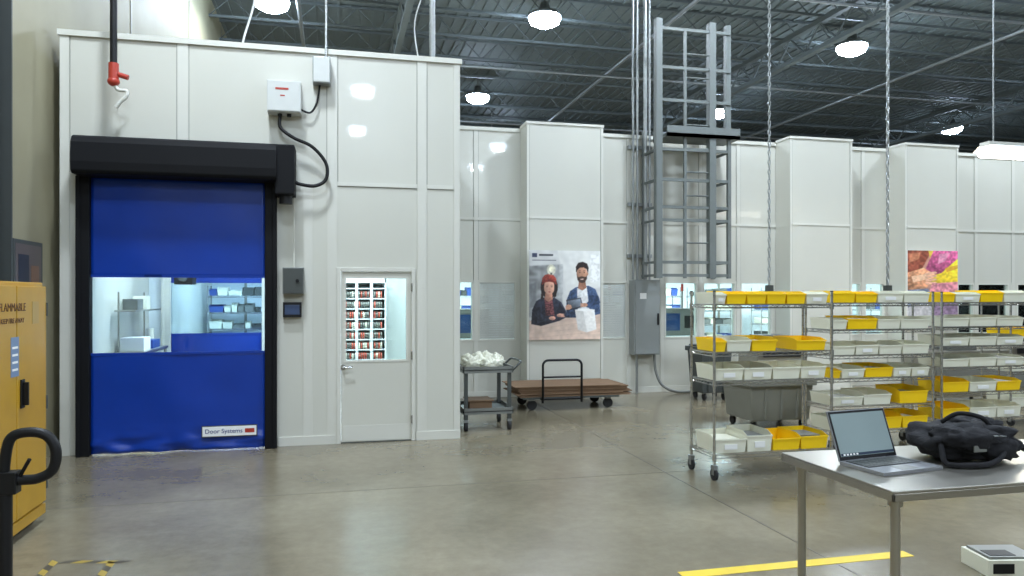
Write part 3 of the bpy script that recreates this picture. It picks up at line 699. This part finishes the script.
for r in range(5):
    for k in range(14): q.box(.024+k*.0228,.024+k*.0228+.019,.105+r*.0255,.126+r*.0255,.018,.0195,DGREY,M)
q.make('base',.001,e)
T=M@Matrix.Translation((0,.25,.014))@Matrix.Rotation(math.radians(-20),4,'X')
q=MB(); q.box(0,.365,0,.008,0,.24,LS,T); q.box(.004,.361,-.002,0,.004,.236,BLACKP,T)
q.box(.014,.351,-.003,-.002,.02,.225,mat('laptop_display',(112,126,128),.15,0,.15,3,emit=.5),T); q.box(.016,.35,-.0036,-.003,.022,.034,mat('taskbar',(50,60,75),.2,emit=.3),T)
for k in range(5): q.box(.03+k*.02,.042+k*.02,-.0042,-.0036,.024,.032,WPAPER,T)
q.make('screen',.001,e)
FAB=mat('backpack_fabric',(28,28,31),.85,0,.3,40,bump=.25,spec=.3)
q=MB()
q.blob((3.02,3.05,.99),(.24,.17,.085),FAB,36,20,amp=.3,fr=2.6,p=.7,floor=.902)
q.blob((2.93,2.95,1.025),(.14,.1,.05),FAB,28,14,amp=.4,fr=3.5,p=.75)
q.blob((3.13,3.1,1.045),(.12,.09,.045),FAB,28,14,amp=.4,fr=3.5,p=.75)
q.blob((3.1,2.93,.965),(.11,.06,.05),FAB,24,12,amp=.35,fr=4,p=.75)
q.tube(smooth([(2.82,2.98,1.03),(2.78,2.92,.98),(2.77,2.88,.92),(2.86,2.83,.918),(2.98,2.84,.918),(3.08,2.87,.95),(3.14,2.93,1.02)]),.013,FAB)
q.tube(smooth([(2.95,3.1,1.07),(2.99,3.04,1.12),(3.06,2.98,1.11),(3.1,2.96,1.07)]),.011,FAB)
q.tube(smooth([(2.82,2.98,1.01),(2.9,2.87,1.03),(3.02,2.86,1.04),(3.16,2.92,1.02)]),.004,GALV)
q.tube(smooth([(3.22,3.02,1.0),(3.28,2.94,.95),(3.33,2.88,.916),(3.22,2.82,.916)]),.012,FAB)
q.box(2.9,2.97,2.855,2.86,.97,1.0,GREY)
q.make('backpack')
q=MB(); q.box(3.5,3.75,2.75,3.05,.901,.95,WPAPER); q.box(3.52,3.73,2.77,3.03,.95,.956,CARD); q.make('document_tray',.003)
M=Matrix.Translation((3.84,3.68,0))@Matrix.Rotation(math.radians(-12),4,'Z')
q=MB(); q.box(0,.34,0,.26,0,.1,WBIN,M); q.box(.02,.32,.02,.24,.1,.115,GREY,M); q.box(.03,.16,-.004,0,.02,.08,BLACKP,M); q.box(.04,.2,.04,.14,.115,.118,BLACKP,M); q.make('floor_scale',.01)

# floor marking
TAPE=mat('yellow_floor_tape',(226,194,46),.5,0,.15,10)
q=MB(); q.box(2.05,3.68,4.09,4.19,0,.0025,TAPE); q.make('floor_line')
q=MB()
HB=mat('hazard_black',(70,65,54),.6); HY=mat('hazard_worn_yellow',(160,136,58),.6,0,.25,12)
def haz(x0,y0,x1,y1,wd):
    d=Vector((x1-x0,y1-y0,0)); L_=d.length; d.normalize(); n=Vector((-d.y,d.x,0)); s=0;k=0
    while s<L_:
        a=Vector((x0,y0,.001))+d*s; b_=a+d*.08; sh=d*.05
        q.add([a,b_,b_+n*wd+sh,a+n*wd+sh],[(0,1,2,3)],HY if k%2 else HB); s+=.08;k+=1
haz(-1.72,5.25,-1.36,5.16,.05); haz(-1.72,4.95,-1.72,5.25,.05); haz(-1.36,4.85,-1.36,5.1,.05)
q.make('hazard_tape')

# ---------------------------------------------------------------- flammables cabinet
e=D.objects.new('safety_cabinet',None); C.collection.objects.link(e)
cx0,cx1,cy0,cy1,ch=-2.93,-2.12,5.17,6.27,1.8
q=MB(); q.box(cx0,cx1-.03,cy0,cy1,.06,ch,YCAB); q.box(cx0+.05,cx1-.08,cy0+.05,cy1-.05,0,.06,DGREY); q.box(cx0,cx1-.01,cy0-.004,cy1+.004,.06,.14,YCAB); q.make('body',.008,e)
q=MB(); mid=(cy0+cy1)/2
q.box(cx1-.03,cx1,cy0+.02,mid-.004,.16,ch-.03,YCAB); q.box(cx1-.03,cx1,mid+.004,cy1-.02,.16,ch-.03,YCAB); q.make('doors',.006,e)
q=MB(); q.box(cx1,cx1+.012,mid+.05,mid+.11,.92,1.12,BLACKP); q.box(cx1+.012,cx1+.045,mid+.07,mid+.09,.94,1.1,BLACKP)
for z in (.3,.9,1.6): q.cyl((cx1,cy1-.015,z-.05),(cx1,cy1-.015,z+.05),.01,DGREY,8)
q.make('latch',.003,e)
q=MB(); q.box(cx1,cx1+.002,5.62-.0,5.62+.13,1.15,1.42,flatm('label_blue',(110,130,160))); q.box(cx1,cx1+.002,5.98,6.1,1.5,1.66,flatm('label_w',(170,140,70)))
for k in range(4): q.box(cx1+.002,cx1+.003,5.64,5.73,1.19+k*.05,1.205+k*.05,WPAPER)
q.make('labels',0,e)
R=(math.radians(90),0,math.radians(90)); INK=mat('label_ink',(90,50,20),.5)
text('FLAMMABLE',.08,(cx1+.002,5.65,1.62),R,INK,e); text('KEEP FIRE AWAY',.05,(cx1+.002,5.65,1.53),R,INK,e)

# ---------------------------------------------------------------- pallet jack
q=MB(); hx,hy,hz=-1.30,3.39,1.13
pts=smooth([(hx,hy,.93),(hx+.0,hy,1.02),(hx+.02,hy-.0,1.12),(hx+.08,hy,1.145),(hx+.15,hy,1.13),(hx+.185,hy,1.07),(hx+.175,hy,.99),(hx+.12,hy,.955),(hx+.05,hy,.95),(hx,hy,.93)])
q.tube(pts,.021,BLACKP,10)
q.cyl((hx,hy,.16),(hx,hy,.95),.028,BLACKP,12); q.box(hx-.03,hx+.05,hy-.03,hy+.03,.9,.99,BLACKP)
q.cyl((hx+.05,hy,.96),(hx+.1,hy-.03,1.04),.008,BLACKP,8)
q.box(hx-.2,hx+.05,hy-.12,hy+.12,.1,.3,RED); q.cyl((hx,hy-.09,.09),(hx,hy-.03,.09),.09,RUB,18); q.cyl((hx,hy+.03,.09),(hx,hy+.09,.09),.09,RUB,18); q.cyl((hx-.08,hy,.3),(hx-.08,hy,.45),.05,GREY,14)
for s_ in (-1,1):
    q.box(hx-1.3,hx-.15,hy+s_*.19-.08,hy+s_*.19+.08,.07,.12,RED); q.cyl((hx-1.15,hy+s_*.19-.05,.04),(hx-1.15,hy+s_*.19+.05,.04),.04,RUB,14)
q.box(hx-.22,hx-.15,hy-.27,hy+.27,.07,.25,RED)
q.make('pallet_jack',.004)

scene.view_settings.view_transform='Standard'
scene.view_settings.look='None'
scene.view_settings.exposure=0
